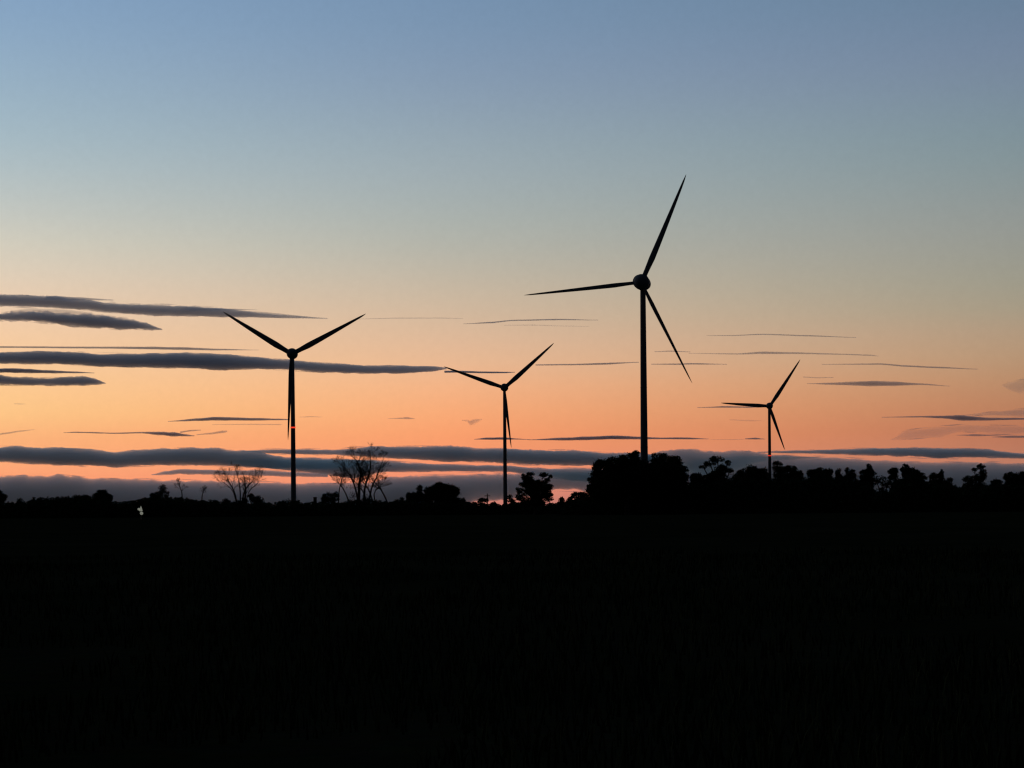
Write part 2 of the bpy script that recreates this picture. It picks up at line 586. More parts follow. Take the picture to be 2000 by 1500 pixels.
# ---- left side
T('round_tree', 'rounded tree cut by the left edge of the picture', 'tree', 400, [(1, 973, 15, 15), (-10, 970, 20, 18)])
T('small_shrub', 'small egg shaped shrub beside the rounded tree at the far left', 'shrub', 400, [(41, 980, 8, 10)], leaf=0.24)
T('pointed_shrub', 'tiny pointed shrub with a hooked tip at the far left', 'shrub', 395, [(62, 980, 5, 8), (66, 974, 3, 5)], leaf=0.2)
T('hedge_shrub', 'boxy flat topped shrub standing left of the dense domed tree', 'shrub', 395, [(162, 976, 11, 10), (154, 975, 6, 8), (170, 974, 6, 9)], leaf=0.24)
T('low_shrub', 'low shrub with one small knob on top, far left hedge line', 'shrub', 398, [(134, 977, 6, 7), (120, 981, 10, 6)], leaf=0.24)
T('domed_tree', 'dense domed tree with a steep right side, alone left of the pale lamp', 'tree', 390, [(200, 973, 20, 17), (196, 968, 15, 13), (207, 975, 14, 15)])
T('sloping_bush', 'bush sloping up to the right just behind the pale lamp', 'bush', 410, [(262, 982, 6, 7), (286, 979, 15, 8), (303, 970, 12, 10)], leaf=0.26)
T('thin_tree', 'thin see-through tree above the sloping bush near the pale lamp', 'tree', 430, [(318, 957, 7, 17), (312, 966, 8, 9), (325, 964, 7, 9)], dens=0.45, lumps=0.6, mat=M_leaf2)
T('bare_foot_bush', 'bush at the right foot of the vase shaped bare tree', 'bush', 400, [(503, 977, 18, 10), (492, 972, 9, 9)], leaf=0.26, mat=M_leaf2)
T('low_bush', 'low mound of bush at the foot of the left wind turbine', 'bush', 410, [(568, 983, 26, 7), (545, 984, 12, 5)], leaf=0.24)
T('rounded_bush', 'rounded bush at the left foot of the big bare tree', 'bush', 390, [(640, 972, 13, 12), (655, 970, 9, 12), (632, 978, 8, 9)], leaf=0.26)
T('scrub_bush', 'low ragged bush below the small faint bare tree', 'bush', 415, [(350, 977, 11, 8), (338, 980, 9, 6), (371, 979, 9, 7)], leaf=0.24, mat=M_leaf2)
T('scrub_bush', 'low spreading bush just left of the vase shaped bare tree', 'bush', 405, [(415, 982, 18, 7), (440, 981, 12, 8), (398, 982, 9, 6)], leaf=0.24, mat=M_leaf2)
T('scrub_bush', 'dark scrub wrapped round the foot of the vase shaped bare tree', 'bush', 392, [(462, 983, 13, 7), (477, 979, 8, 10)], leaf=0.24)
T('scrub_bush', 'low pointed bush beside the right foot of the big tangled bare tree', 'bush', 395, [(777, 983, 15, 7), (785, 977, 5, 8), (764, 984, 10, 5)], leaf=0.24)
T('scrub_bush', 'dark scrub spread under the big tangled bare tree', 'bush', 378, [(690, 982, 20, 8), (716, 980, 18, 9), (738, 983, 14, 7)], leaf=0.24)
# ---- middle
T('spiky_tree', 'small tree with one upright spike left of the broad domed tree', 'tree', 385, [(798, 968, 8, 9), (806, 973, 14, 13), (820, 957, 6, 13), (815, 970, 15, 13), (831, 972, 12, 11)], leaf=0.26)
T('broad_tree', 'broad domed tree left of the middle wind turbine', 'tree', 380,
  [(860, 962, 32, 21), (846, 966, 24, 19), (878, 971, 24, 20), (893, 955, 6, 6), (860, 951, 19, 10), (897, 979, 13, 10), (882, 960, 14, 16)])
T('ragged_bush', 'ragged low bush beside the thin pole', 'bush', 410, [(940, 979, 9, 8), (949, 977, 6, 6), (925, 985, 10, 4)], leaf=0.24)
T('upright_bush', 'upright narrow bush at the right foot of the middle wind turbine', 'bush', 400, [(997, 975, 8, 11), (1003, 980, 7, 9)], leaf=0.24)
T('layered_tree', 'layered tree with flat leafy tiers and a gap near its top', 'tree', 360,
  [(1024, 931, 9, 6), (1038, 926, 11, 5), (1061, 928, 12, 6), (1075, 931, 6, 4), (1045, 944, 20, 8), (1073, 951, 9, 6),
   (1015, 957, 10, 6), (1040, 960, 22, 11), (1067, 966, 13, 9), (1040, 979, 33, 12), (1047, 949, 25, 11), (1048, 966, 30, 17), (1030, 936, 11, 6), (1068, 939, 10, 7), (1026, 946, 13, 11), (1062, 951, 17, 11), (1072, 969, 11, 14), (1016, 968, 12, 14), (1031, 937, 15, 9), (1068, 958, 14, 14), (1040, 945, 24, 9)], leaf=0.26, lumps=0.7, fill=False)
T('pointed_bush', 'triangular bush between the layered tree and the big round tree', 'bush', 370, [(1097, 980, 11, 8), (1097, 974, 5, 5)], leaf=0.24)
T('side_bush', 'rounded bush tucked against the left side of the big round tree', 'bush', 365, [(1126, 970, 18, 10), (1113, 977, 10, 9), (1140, 970, 12, 12)], leaf=0.26)
# ---- right side
T('big_tree', 'biggest round tree in front of the tallest turbine tower', 'tree', 330,
  [(1180, 915, 26, 20), (1166, 936, 19, 24), (1152, 950, 8, 8), (1208, 906, 28, 20), (1232, 897, 20, 15), (1241, 886, 9, 9), (1238, 932, 62, 38), (1190, 960, 46, 26)], trunk_x=1225)
T('leaning_tree', 'large bushy tree overlapping the big round tree on its right', 'tree', 336,
  [(1290, 895, 22, 14), (1318, 905, 19, 17), (1334, 926, 12, 20), (1298, 925, 40, 32), (1305, 960, 44, 26), (1262, 938, 24, 44), (1262, 965, 30, 26)])
T('umbrella_pine', 'umbrella shaped pine with ragged flat crown right of the big trees', 'tree', 350,
  [(1402, 897, 19, 8), (1387, 905, 15, 7), (1373, 912, 9, 5), (1421, 904, 9, 6), (1411, 915, 19, 9), (1425, 920, 9, 6), (1408, 934, 26, 12), (1406, 924, 20, 9)], leaf=0.26, lumps=0.7, fill=False)
T('low_tree', 'low tree filling the gap below the umbrella pine', 'tree', 340, [(1360, 935, 16, 12), (1388, 933, 20, 10), (1372, 955, 34, 24)])
T('rounded_tree', 'rounded tree left of the smallest turbine tower', 'tree', 345, [(1465, 922, 26, 14), (1448, 929, 20, 12), (1490, 927, 18, 14), (1462, 955, 46, 26)])
T('hazy_tree', 'sparse tree touching the right side of the smallest turbine tower', 'tree', 380, [(1518, 909, 13, 10), (1526, 918, 12, 10)], dens=0.6, mat=M_leaf2)
T('sloping_tree', 'tree sloping down to the right beyond the smallest turbine tower', 'tree', 350, [(1544, 919, 18, 12), (1558, 930, 14, 14), (1530, 935, 22, 14), (1545, 960, 38, 24)])
T('flat_tree', 'flat topped tree like a clipped block in the right tree line', 'tree', 345,
  [(1588, 923, 16, 9), (1604, 921, 18, 9), (1618, 922, 10, 9), (1602, 945, 30, 24)])
T('slim_tree', 'slim tree with a bumpy tip right of the flat topped tree', 'tree', 348, [(1638, 923, 6, 11), (1640, 940, 12, 20)], leaf=0.24)
T('notched_tree', 'small tree with a notched top between the slim tree and the rounded tall one', 'tree', 352, [(1655, 920, 6, 8), (1664, 921, 7, 8), (1662, 938, 18, 20)], leaf=0.25)
T('tall_tree', 'taller tree just left of the bright gap in the right tree line', 'tree', 350, [(1698, 915, 9, 11), (1687, 926, 11, 10), (1702, 928, 9, 14), (1690, 950, 20, 20)])
T('gap_tree', 'thin low tree with bright chinks, filling the dip left of the two headed tree', 'tree', 352, [(1712, 938, 9, 12), (1724, 940, 10, 15), (1735, 946, 8, 12), (1720, 960, 18, 9)], dens=0.33, lumps=0.6, fill=False)
T('twin_tree', 'two headed tree just right of the bright gap in the right tree line', 'tree', 342,
  [(1746, 921, 13, 11), (1768, 915, 11, 10), (1784, 926, 17, 13), (1799, 932, 14, 12), (1772, 952, 34, 28)])
T('spiked_tree', 'tree with a leaning spike at its top in the right tree line', 'tree', 355,
  [(1824, 931, 12, 10), (1840, 923, 4, 9), (1836, 932, 8, 11), (1850, 943, 13, 12), (1838, 960, 30, 20)], leaf=0.26)
T('gappy_tree', 'tree with an overhanging top and a gap below it near the right edge', 'tree', 350,
  [(1915, 912, 9, 7), (1903, 917, 8, 4), (1920, 927, 9, 13), (1893, 936, 16, 10), (1908, 956, 32, 18), (1913, 932, 15, 12)], leaf=0.26, fill=False)
T('low_mound', 'low mound shaped bush between the gappy tree and the right edge', 'bush', 345, [(1945, 945, 14, 10), (1950, 962, 24, 14)])
T('edge_tree', 'flat topped tree cut by the right edge of the picture', 'tree', 340, [(1976, 931, 18, 10), (1992, 930, 16, 11), (2012, 928, 22, 13), (1992, 955, 36, 24)])


# bare trees
def bare_tree(label, d, base_x, stems, seed, tufts=(), depth=4, minr=0.014):
    rnd = random.Random(seed)
    sc = d / FPX
    base = at(base_x, HOR, d); base.z = 0
    root = empty('bare_tree', base)
    tag(root, label, 'tree')
    tr, br = MB(), MB()
    for (x0, pts, r0, spread) in stems:
        # pts: photo points of the stem, from its foot to where it breaks into branches
        p = at(x0, HOR, d) - base; p.z = -0.2
        q = [p] + [at(a, b, d) - base + Vector((0, rnd.uniform(-1.2, 1.2), 0)) for a, b in pts]
        cr = [q[0]]                                       # bend the stem smoothly through its points
        for i in range(len(q) - 1):
            a, b, c, e = q[max(i - 1, 0)], q[i], q[i + 1], q[min(i + 2, len(q) - 1)]
            for t in (1 / 3, 2 / 3, 1):
                cr.append(0.5 * (2 * b + (c - a) * t + (2 * a - 5 * b + 4 * c - e) * t * t + (3 * b - a - 3 * c + e) * t ** 3))
        q = cr
        r = r0
        for i in range(len(q) - 1):
            tr.tube(q[i], q[i + 1], r, r * 0.91, 7, False)
            r *= 0.91
            dd = (q[i + 1] - q[i]).normalized()
            if i > 2:
                for _ in range(1 + (i % 2)):
                    sd = (dd + Vector((rnd.gauss(0, .6), rnd.gauss(0, .6), rnd.gauss(0, .25) + .1))).normalized()
                    branch(br, q[i + 1], sd, rnd.uniform(1.0, 1.9) * spread, r * 0.55, depth - 1, rnd, 0.5, 0.2, minr)
        branch(br, q[-1], dd, 1.7 * spread, r * 0.8, depth, rnd, 0.5, 0.25, minr)
    tr.build('trunk', M_bark, root, True)
    nb = len(br.f)
    lv = Leaves(seed + 5)
    for x, y, rx, ry, dn in tufts:                        # dead leaves and ivy caught among the twigs
        c = at(x, y, d) - base
        lv.blob(c, rx * sc, rx * sc, ry * sc, int(rx * ry * sc * sc * 3.14 * 50 * dn), 0.2, 0.2)
    k = len(br.v)
    br.v += lv.v
    br.f += [tuple(k + q for q in f) for f in lv.f]
    crown = br.build('crown', M_bark, root)
    crown.data.materials.append(M_leaf2)
    for p in crown.data.polygons[nb:]: p.material_index = 1
    return root


bare_tree('vase shaped bare tree left of the left wind turbine', 400, 468,
          [(465, [(460, 968), (450, 946)], 0.20, 0.88), (468, [(468, 965), (466, 940)], 0.18, 0.97), (472, [(476, 965), (489, 944)], 0.20, 0.88),
           (474, [(478, 975), (478, 958)], 0.27, 0.67), (466, [(455, 962), (438, 944)], 0.12, 0.76), (474, [(484, 962), (502, 946)], 0.12, 0.76)], 11,
          tufts=((468, 934, 42, 13, .07), (478, 968, 6, 10, .8)), depth=4, minr=0.009)
bare_tree('big tangled bare tree with arching branches right of the left wind turbine', 385, 705,
          [(660, [(662, 962), (667, 940)], 0.15, 0.68), (692, [(676, 964), (664, 946)], 0.17, 0.68), (700, [(701, 950), (704, 925), (699, 904)], 0.36, 0.98),
           (711, [(713, 955), (721, 926), (724, 904)], 0.27, 1.02), (735, [(723, 963), (711, 944)], 0.19, 0.68), (766, [(752, 972), (739, 950), (728, 938)], 0.20, 0.77),
           (716, [(725, 955), (735, 934), (742, 914)], 0.22, 0.81), (704, [(694, 955), (684, 930)], 0.24, 1.11), (722, [(712, 966), (700, 948)], 0.17, 0.68),
           (740, [(731, 966), (742, 950)], 0.15, 0.68)], 29,
          tufts=((672, 928, 14, 8, 1.2), (706, 927, 8, 18, 1.7), (697, 905, 8, 9, .7), (700, 951, 26, 6, .9), (735, 950, 14, 6, .8), (690, 968, 10, 12, .7), (714, 972, 10, 10, .8),
                 (712, 908, 32, 14, .10), (700, 930, 40, 16, .10), (712, 945, 44, 22, .09)), depth=4, minr=0.011)
bare_tree('small faint bare tree right of the thin see-through tree', 440, 356, [(356, [(356, 966), (354, 955)], 0.17, 0.6)], 41, depth=3, minr=0.02)
bare_tree('smallest faint bare tree, midway to the vase shaped one', 440, 396, [(396, [(396, 972), (397, 960)], 0.15, 0.5)], 43, depth=3, minr=0.02)


# undergrowth joining the trees along the far side of the field
def undergrowth():
    prof = [(-140, 976), (0, 983), (30, 985), (70, 978), (85, 975), (130, 972), (175, 970), (190, 975), (222, 983), (255, 981), (285, 975), (310, 970), (330, 974), (380, 979), (420, 982), (470, 985),
            (540, 985), (600, 984), (650, 983), (770, 984), (800, 980), (900, 982), (950, 985), (985, 986), (1010, 984), (1085, 985), (1110, 980), (1140, 972),
            (1165, 962), (1350, 945), (1440, 936), (1500, 938), (1570, 936), (1650, 938), (1700, 946), (1712, 962), (1736, 962), (1745, 944),
            (1810, 942), (1862, 950), (1875, 953), (1930, 950), (2000, 945), (2160, 940)]
    lv = Leaves(77); r = lv.r

    def top(x):
        for (a, ya), (b, yb) in zip(prof, prof[1:]):
            if a <= x <= b: return ya + (yb - ya) * (x - a) / (b - a)
        return 985
    for i in range(160000):
        x = r.uniform(-140, 2160)
        y = top(x) - (2.0 if x < 1090 else 0) + (5.0 if x < 1090 else 3.0) * noise.noise((x * 0.07, 3.0, 0)) + 3.0 * noise.noise((x * 0.22, 8.0, 0))
        d = r.uniform(335, 372) if x > 1100 else r.uniform(372, 405)
        zt = at(x, y, 365 if x > 1100 else 390).z
        zt = max(0.3, zt)
        if x < 1090 and r.random() < 0.25: continue
        p = at(x, HOR, d)
        p.z = zt * (1 - r.random() ** 1.15)
        lv.leaf(p, 0.30 if p.z > zt - 0.5 else 0.62)
    return tag(link('undergrowth', mesh('undergrowth', lv.v, lv.f), M_leaf), 'dark tangled undergrowth joining the tree line along the field edge', 'undergrowth', kind='stuff')


undergrowth()

# ---- small man-made things at the field edge
p = at(615.5, HOR, 380); p.z = 0
po = empty('fence_post', p); tag(po, 'short square wooden post right of the left wind turbine', 'post')
mb = MB(); h = at(615, 972, 380).z
mb.box((0, 0, h / 2 - 0.1), 0.62, 0.5, h + 0.2); mb.build('post', M_wood, po)
mb = MB(); mb.box((0, 0, h + 0.06), 0.72, 0.6, 0.12); mb.build('cap', M_wood, po)

p = at(952, HOR, 420); p.z = 0
po = empty('utility_pole', p); tag(po, 'thin wooden pole with a short crossarm left of the middle turbine', 'pole')
mb = MB(); h = at(952, 964, 420).z
mb.tube((0, 0, -0.2), (0, 0, h), 0.14, 0.10, 10); mb.build('pole', M_wood, po)
mb = MB(); mb.box((0, -0.16, h - 0.5), 1.3, 0.10, 0.14); mb.build('crossarm', M_wood, po)

D = 300
p = at(275, HOR, D); p.z = 0
lp = empty('yard_lamp', p); tag(lp, 'pale lit lamp with a cone shade and two small globes in the dark', 'lamp')
s = D / FPX * 0.82
zz = lambda y: at(275, y, D).z
mb = MB(); mb.tube((0.02, 0, -0.1), (0.02, 0, zz(1007)), 0.10, 0.06, 10); mb.tube((0.02, 0, zz(1005)), (0.0, 0, zz(990)), 0.05, 0.05, 8)
mb.tube((0, 0, zz(996)), (-4.6 * s, 0, zz(995)), 0.04, 0.04, 6); mb.build('post', M_metal, lp)
mb = MB(); mb.lathe((0.2 * s, 0, zz(998.5)), (0, 0, 1), [(0, 3.0 * s), (0.3 * s, 4.0 * s), (5 * s, 2.9 * s), (9 * s, 1.7 * s), (12 * s, 0.4 * s), (12.6 * s, 0.02)], 20)
mb.build('lamp_shade', M_lamp, lp, True)
for gx, gy, gr in ((-5.0, 994.5, 3.0), (1.6, 1002.6, 3.9)):
    mb = MB(); mb.lathe((gx * s, 0, zz(gy) - gr * s), (0, 0, 1), [(gr * s * (1 - math.cos(math.pi * i / 10)), gr * s * math.sin(math.pi * i / 10)) for i in range(11)], 18)
    mb.build('globe', M_lamp, lp, True)


# ------------------------------------------------------------------ clouds: closed bodies of vapour far beyond the turbines
CN = [0]


def cloud(label, d, prof, tau, mat=None, rough=1.0, name='cloud', group=None):
    """prof: (x, top y, bottom y) along the cloud as seen in the photo; tau = optical depth through its thickest part"""
    CN[0] += 1
    sd = CN[0] * 7.31
    sc = d / FPX
    hmax = max(b - t for _, t, b in prof)
    mat = mat or (M_wisp if hmax < 12 else M_cloud)
    if mat is M_cloud: tau *= 0.85
    half = tau / mat['extinction'] / 2.0
    x0, x1 = prof[0][0], prof[-1][0]
    L_ = x1 - x0
    n = max(24, int(L_ / 2.0))
    n = min(n, 700)
    m = 18
    cxp = (x0 + x1) / 2
    o0 = at(cxp, HOR, d); o0.z = 0
    rings = []
    for i in range(n + 1):
        t = i / n
        x = x0 + L_ * t
        for (a, ta, ba), (b, tb, bb) in zip(prof, prof[1:]):
            if a <= x <= b + 1e-6:
                k = (x - a) / (b - a); k = k * k * (3 - 2 * k) * 0.5 + k * 0.5
                yt, yb = ta + (tb - ta) * k, ba + (bb - ba) * k
                break
        h = max(yb - yt, 0.25)
        amp = rough * min(2.0, 0.11 * h + 0.12)
        ring = []
        hk = min(1.0, (h / hmax) ** 0.6)
        for j in range(m):
            th = 2 * math.pi * j / m
            c, s_ = math.cos(th), math.sin(th)
            dep = c * half * (0.25 + 0.75 * hk)
            nz = noise.noise((x * 0.045 + sd, c * 1.7, s_ * 0.8 + sd)) + 0.6 * noise.noise((x * 0.13 + sd, c * 2.5, s_ + 3.0)) + 0.45 * noise.noise((x * 0.30, c * 3.1 + sd, s_)) + 0.3 * noise.noise((x * 0.7, c * 4.0 + sd, s_ * 2))
            yy = (yt + yb) / 2 - s_ * h / 2 - nz * amp * abs(s_)
            q = at(x, yy, d); q.y += dep
            ring.append(q - o0)
        rings.append(ring)
    mb = MB(); mb.loft(rings)
    o = mb.build(name, mat, None, True)
    o.location = o0
    tag(o, label, 'cloud', group)
    if hmax >= 12:                                        # torn shreds of vapour along the edges of the thick clouds
        rw = random.Random(CN[0] * 31)
        fr = MB()
        hw = 0.75 / M_wisp['extinction'] / 2.0

        def edge(x):
            for (a, ta, ba), (b, tb, bb) in zip(prof, prof[1:]):
                if a <= x <= b + 1e-6:
                    k = (x - a) / (b - a); k = k * k * (3 - 2 * k) * 0.5 + k * 0.5
                    return ta + (tb - ta) * k, ba + (bb - ba) * k
            return prof[-1][1], prof[-1][2]
        for up in (0, 1):
            x = max(x0, -40) + rw.uniform(5, 40)
            while x < min(x1, 2040) - 30:
                ln = rw.uniform(18, 80) if rw.random() < 0.75 else rw.uniform(80, 150)
                ln = min(ln, x1 - x - 5)
                ya, yb = edge(x)[up], edge(x + ln)[up]
                off = (-1 if up == 0 else 1) * rw.uniform(-0.6, 1.9)
                th = rw.uniform(0.9, 2.8)
                if ya < 985 and yb < 985:
                    rr = []
                    for i in range(13):
                        t = i / 12
                        q = at(x + ln * t, ya + (yb - ya) * t + off + 0.8 * noise.noise((x + t * 2.2, 5.0, sd)), d)
                        w = max(0.04, math.sin(math.pi * t) ** 0.8)
                        rr.append([q - o0 + Vector((0, math.cos(2 * math.pi * j / 8) * hw * w, math.sin(2 * math.pi * j / 8) * th * 0.5 * sc * w)) for j in range(8)])
                    fr.loft(rr)
                x += ln + rw.uniform(4, 46)
        if fr.f:
            w_ = fr.build('wisp_fringe', M_wisp, o, True)
            w_['kind'] = 'stuff'
    return o


C = cloud
# upper left
C('long tapering grey cloud, highest at the left edge', 20000, [(-160, 572, 600), (0, 575, 598), (100, 578, 601), (160, 584, 605), (217, 592, 611), (250, 594, 614), (350, 597, 618),
  (420, 601, 619), (470, 606, 620), (520, 612, 620.5), (570, 616, 621.5), (640, 621.5, 622.5)], 4.2)
C('short feathered streak on top of the highest left cloud', 20600, [(90, 577, 586), (150, 580, 587), (222, 585, 587)], 1.5)
C('thin streak above the left turbine\'s left blade tip', 20400, [(360, 600, 606), (430, 602, 607), (502, 604.5, 605.5)], 1.3)
C('ragged dark cloud under the highest left cloud', 18500, [(-140, 609, 628), (0, 612, 626), (60, 608, 627), (110, 612, 633), (175, 614, 640), (245, 622, 643), (285, 631, 644), (316, 642, 644)], 5.0, rough=2.4)
C('faint wispy veil above the ragged dark cloud', 18800, [(20, 606, 612), (60, 602, 612), (120, 604, 614), (180, 610, 617)], 0.6, rough=1.8)
C('thin level streak just above the long main cloud band', 21000, [(-120, 675, 679.5), (0, 676, 679.5), (200, 677, 681), (300, 677, 682.5), (350, 678, 683.5), (430, 681, 684.5), (505, 683.2, 684)], 1.9)
C('long main cloud band passing behind the left turbine hub', 17000, [(-160, 690, 710), (0, 688, 710), (90, 686, 711), (155, 688, 713), (195, 692, 716), (245, 691, 717), (350, 689, 719), (420, 691, 722.5),
  (490, 696, 721), (560, 703, 722), (640, 709, 728), (720, 714, 730), (790, 714, 729), (842, 715, 726), (872, 718, 721)], 6.0)
C('dark hairline streak between the two blades of the middle turbine', 17500, [(868, 724, 728), (900, 724, 728), (940, 725.5, 729), (985, 726, 729), (1006, 726.6, 727.6)], 4.0)
C('upper of two short clouds at the left edge below the main band', 18000, [(-120, 720, 729), (0, 719, 728), (30, 719.5, 728.5), (100, 723, 729), (150, 725.5, 729), (184, 728, 729)], 4.0, rough=1.4)
C('lower of two short clouds at the left edge, with a bumpy top', 18000, [(-120, 732, 751), (0, 733, 751), (40, 737, 752), (90, 739, 752.5), (130, 736, 753), (160, 734.5, 753), (182, 738, 752), (205, 747, 749)], 5.0, rough=1.6)
C('red brown streak left of the left turbine tower', 26000, [(328, 822.5, 823.5), (385, 817, 822.5), (420, 814, 821.5), (490, 816, 821.5), (545, 817.5, 821), (566, 818.5, 820.5)], 3.0)
C('faint pink line below the red brown streak', 26500, [(415, 828.5, 830), (480, 827.5, 830), (545, 828, 830.5), (552, 829, 830)], 0.5)
C('long thin dark streak with a feathered right end, low at the left', 27000, [(124, 844.5, 845.5), (150, 843, 845.6), (225, 845, 847.4), (275, 843.5, 846.5), (310, 843, 850), (340, 844, 852.8), (362, 848, 852), (380, 850.5, 852)], 3.0, rough=1.6)
C('small hooked wisp at the end of the long thin dark streak', 27200, [(352, 842, 846), (372, 839.5, 843), (392, 839, 841)], 1.0)
C('small slanting wisp right of the feathered streak', 27400, [(384, 848, 850), (412, 844.5, 848.8), (436, 840.5, 846), (444, 841, 844)], 0.9)
C('faint slanting wisp low at the left edge', 27400, [(-20, 850, 853), (10, 844.5, 848.5), (40, 840.5, 843.5), (68, 838.5, 839.5)], 0.7)
C('tiny faint smudge of cloud at the left edge', 26000, [(28, 787.5, 789.5), (36, 786.5, 791), (50, 788.5, 790)], 0.25)
# middle
C('faint hairline touching the left turbine\'s right blade tip', 21000, [(695, 622.5, 623.7), (780, 620.4, 622.2), (860, 620.4, 622.0), (905, 621.5, 622.5)], 0.6)
C('thin curved line of cloud high in the middle, left of the tallest turbine', 21000, [(905, 632, 633), (960, 628.5, 631.5), (1000, 624.5, 627), (1090, 622.6, 625.4), (1168, 624.6, 625.6)], 1.6)
C('fainter line just under the thin curved line', 21300, [(985, 634.5, 636), (1040, 634, 635.8), (1100, 636, 637.4), (1152, 637, 638)], 0.45)
C('thin straight streak left of the tallest turbine tower', 20000, [(1046, 711.5, 714), (1120, 710.5, 713.5), (1180, 708.5, 712.5), (1248, 706.8, 708.2)], 1.8)
C('thin straight streak right of the tallest turbine tower', 20000, [(1272, 710.5, 712), (1320, 710, 712.6), (1350, 709, 712), (1420, 710.8, 712)], 1.6)
C('tiny flat cloudlet between the left and middle turbines', 25000, [(758, 817, 818), (785, 815.5, 818.5), (796, 814.5, 818.8), (810, 817, 818.5)], 0.9)
C('small puff of cloud left of the middle turbine tower', 24500, [(902, 820, 822), (912, 819, 823), (918, 821, 830), (924, 818.5, 829), (931, 818, 825), (942, 818.5, 820)], 0.6, rough=3.0)
C('faint tiny line right of the left turbine tower', 26000, [(585, 814, 815.2), (605, 812.8, 815), (630, 814, 815)], 0.5)
C('dark streak crossing the foot of the middle turbine\'s lower blade', 28000, [(926, 857.4, 858.4), (950, 854.6, 858.8), (985, 854, 858.8), (1010, 856.4, 858.6), (1036, 858.2, 859)], 3.4)
C('long dark streak running left from the tallest turbine tower', 28000, [(1030, 858.5, 859.5), (1100, 854.5, 860.4), (1150, 852.4, 859.6), (1200, 850.2, 858.2), (1245, 852.5, 858), (1290, 854.6, 858), (1340, 854, 858.2), (1384, 856.8, 857.8)], 3.4)
C('faint dash right of the long dark streak', 28400, [(1388, 858.2, 859), (1430, 857.8, 859.2), (1454, 857.6, 858.6)], 0.5)
C('short dark dash left of the smallest turbine tower', 28400, [(1455, 856.2, 858), (1475, 854.8, 858.4), (1494, 857, 858.2)], 2.2)
# right
C('highest thin line of cloud right of the tallest turbine', 21000, [(1380, 655, 656), (1430, 654.4, 656.2), (1490, 651.8, 654), (1580, 654.6, 657), (1672, 658.6, 659.8)], 1.1)
C('short line crossed by the tallest turbine\'s lower blade', 21000, [(1278, 686, 687.6), (1310, 684.6, 687), (1348, 686.6, 688)], 1.0)
C('long wavy line above the smallest turbine', 21200, [(1345, 689.4, 690.6), (1440, 690, 692.6), (1490, 686.4, 691.6), (1560, 688, 691.6), (1640, 690.6, 693), (1700, 692.4, 695), (1716, 695, 696)], 1.1)
C('thin slanting line of cloud toward the right edge', 21500, [(1605, 711, 712.2), (1720, 709.5, 712.5), (1775, 713.6, 717), (1830, 716, 719.4), (1910, 720.4, 721.6)], 1.2)
C('short faint dash above the lens shaped cloud', 22000, [(1568, 735.5, 737), (1595, 737, 738.6), (1628, 736.8, 738)], 0.8)
C('lens shaped grey cloud right of the smallest turbine', 22000, [(1576, 748.6, 749.8), (1630, 747, 752), (1700, 743.6, 754.6), (1745, 745, 754), (1800, 748.6, 752), (1856, 753.6, 754.6)], 1.7)
C('streak under the smallest turbine\'s left blade', 23000, [(1362, 795.4, 796.4), (1420, 793, 796.4), (1462, 794.2, 796.6), (1480, 795.4, 796)], 2.0)
C('faint smear below the smallest turbine\'s left blade', 23500, [(1425, 819, 821), (1465, 820, 823), (1495, 821.5, 822.5)], 0.3)
C('dark spindle shaped cloud near the right edge', 24000, [(1722, 814.4, 815.4), (1800, 812.4, 815.4), (1850, 811.4, 818), (1880, 811, 822), (1930, 815.6, 821.4), (1990, 816, 820), (2080, 815, 820)], 2.8)
C('soft grey wedge of cloud at the right edge above the dark spindle', 25000, [(1880, 810, 812), (1940, 804, 812), (2000, 799, 812.5), (2120, 792, 813)], 0.8)
C('broad faint grey veil below the dark spindle cloud', 25500, [(1740, 857, 860), (1775, 838, 860), (1830, 834, 854), (1880, 830, 844), (2000, 832, 848), (2120, 834, 850)], 0.42, rough=2.2)
C('small dark dash under the grey veil near the right edge', 26000, [(1868, 849.4, 850.4), (1905, 847.6, 852.2), (1955, 849.8, 851)], 1.3)
C('short dark bar at the right edge under the grey veil', 26000, [(1938, 853, 854.2), (1970, 850.6, 855.4), (2080, 851, 855)], 1.5)
C('soft grey patch cut by the right edge high above the trees', 24000, [(1958, 750, 756), (1975, 745, 764), (1992, 740, 769), (2040, 735, 774), (2110, 745, 765)], 0.5, rough=3.0)

# low banks along the horizon
B = M_bank
C('dark bank of cloud over the horizon, its left half', 42000, [(-200, 872, 902), (0, 872.5, 902.5), (32, 871, 904), (62, 874, 906), (125, 873, 909.5), (165, 876, 910), (200, 880.5, 911), (225, 883, 913.5), (262, 879, 910),
  (312, 876, 909), (375, 874, 909), (425, 875, 910), (445, 879, 911), (495, 880, 913), (535, 888.5, 915), (560, 893.6, 915.5), (620, 894.8, 917), (690, 898, 914), (735, 901, 905)], 5.0, B, 1.2)
for lab, pr, tau in (
    ('upper strip of the horizon bank between the left and middle turbines', [(470, 880.5, 882), (530, 878.2, 886), (600, 877, 888), (650, 878.5, 888), (690, 876, 890.5), (725, 871.5, 893), (800, 872.5, 897), (875, 871, 902), (905, 872, 902.5), (930, 876, 902), (985, 875.5, 905), (1040, 878, 908),
        (1100, 879.5, 909), (1140, 880, 909.5), (1180, 885, 911), (1240, 884, 912), (1300, 890, 906)], 5.0),
    ('strip of the horizon bank behind the umbrella pine', [(1240, 895, 900), (1290, 881, 906), (1325, 876.5, 915), (1350, 876.5, 925), (1375, 880.5, 930), (1415, 881.5, 925), (1450, 879, 915), (1480, 883, 905), (1505, 888.3, 900), (1560, 891, 896), (1600, 893, 894)], 4.0),
):
    C(lab, 41000, pr, tau, B, 1.2)
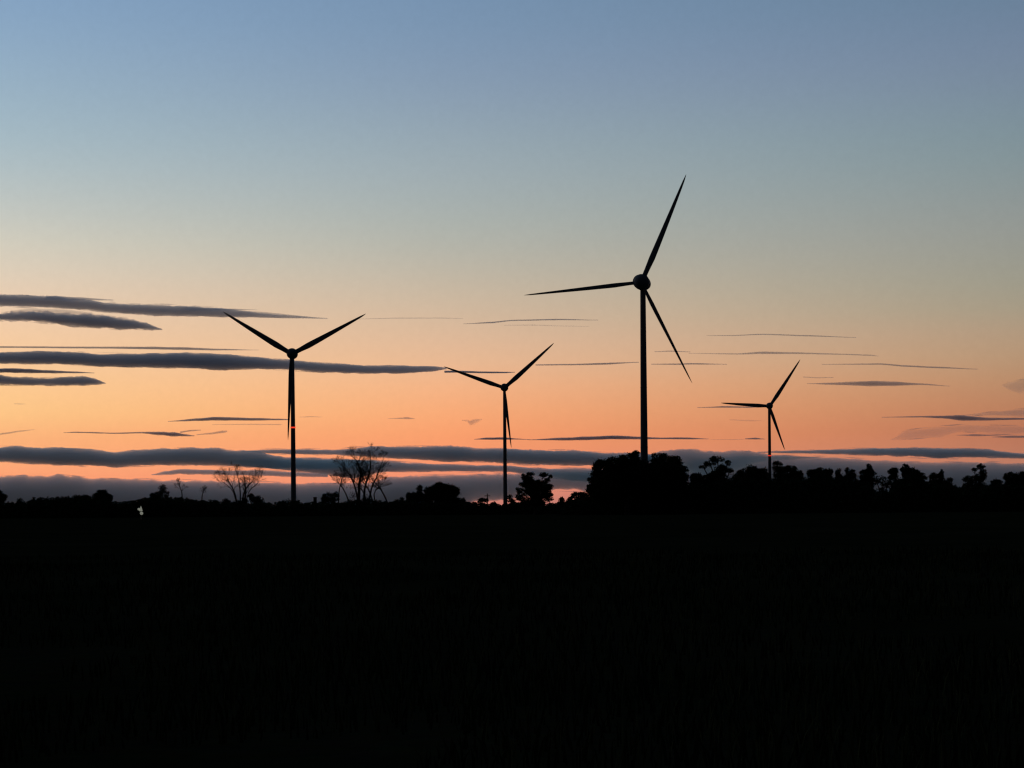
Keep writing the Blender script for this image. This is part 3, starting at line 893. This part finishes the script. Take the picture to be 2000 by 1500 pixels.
C('middle strip of the horizon bank behind the big bare tree', 43500, [(440, 900, 904), (500, 896, 913), (545, 895.5, 918), (620, 897, 925), (690, 897, 935), (750, 900, 922.5), (800, 903.5, 921.5), (860, 906.5, 921), (925, 908, 921), (980, 909, 921),
  (1060, 914.5, 930), (1120, 915, 940), (1200, 916, 945), (1300, 916, 945)], 5.0, B, 1.0)
C('purple brown sliver of cloud inside the orange gap, left of the bare trees', 46000, [(296, 926.5, 928), (325, 919.5, 928), (350, 916.5, 926), (400, 917, 927), (450, 919, 928), (500, 918, 929), (560, 921, 931), (640, 923, 932)], 2.6, B, 1.8)
C('lowest cloud bank along the left and middle horizon, with a bumpy top', 47500, [(-200, 931, 1020), (0, 930.5, 1020), (22, 928.5, 1020), (46, 926.5, 1020), (58, 930, 1020), (80, 929, 1020), (92, 930.5, 1020), (115, 924.5, 1020), (135, 930, 1020),
  (150, 928.5, 1020), (175, 934, 1020), (212, 933, 1020), (250, 935, 1020), (312, 937.5, 1020), (400, 939, 1020), (500, 941, 1020), (600, 944.5, 1020), (625, 942.5, 1020), (720, 943, 1020), (760, 931, 1020), (800, 929, 1018),
  (850, 928, 1012), (885, 927, 1004), (905, 927, 990), (930, 926.5, 980), (985, 925, 977), (1040, 922, 970), (1085, 922, 957), (1120, 922, 957), (1160, 923, 962), (1220, 926, 962), (1320, 930, 955)], 5.0, B, 1.4)
C('streak of cloud along the horizon right of the smallest turbine', 41500, [(1480, 882, 884), (1560, 879.6, 885.4), (1640, 877.5, 887.5), (1700, 875.2, 889.4), (1750, 874.6, 891), (1800, 875.2, 892), (1835, 875.6, 896.5), (1870, 875.8, 893.5),
  (1925, 877.4, 893.6), (1962, 882.5, 894.2), (2000, 886, 895.4), (2120, 888, 897)], 4.5, B, 1.4)
C('lowest cloud bank along the right horizon', 45500, [(1240, 950, 985), (1290, 908, 1010), (1330, 900, 1010), (1400, 893, 1010), (1480, 890, 1010), (1530, 890, 1010), (1600, 892, 1010), (1660, 894.5, 1010), (1700, 898, 1010), (1750, 900, 1010), (1825, 903, 1010),
  (1875, 901.5, 1010), (2000, 904.5, 1010), (2200, 905, 1010)], 5.0, B, 1.0)

# ------------------------------------------------------------------ render settings
S.render.engine = 'CYCLES'
S.view_settings.view_transform = 'Standard'
S.view_settings.look = 'None'
S.view_settings.gamma = 1.0
S.view_settings.exposure = 0.0
S.view_settings.use_curve_mapping = False
cy = S.cycles
cy.max_bounces = 8
cy.diffuse_bounces = 2
cy.volume_bounces = 5
cy.transparent_max_bounces = 32
cy.use_denoising = True
cy.pixel_filter_type = 'BLACKMAN_HARRIS'
cy.filter_width = 1.3
S.render.film_transparent = False
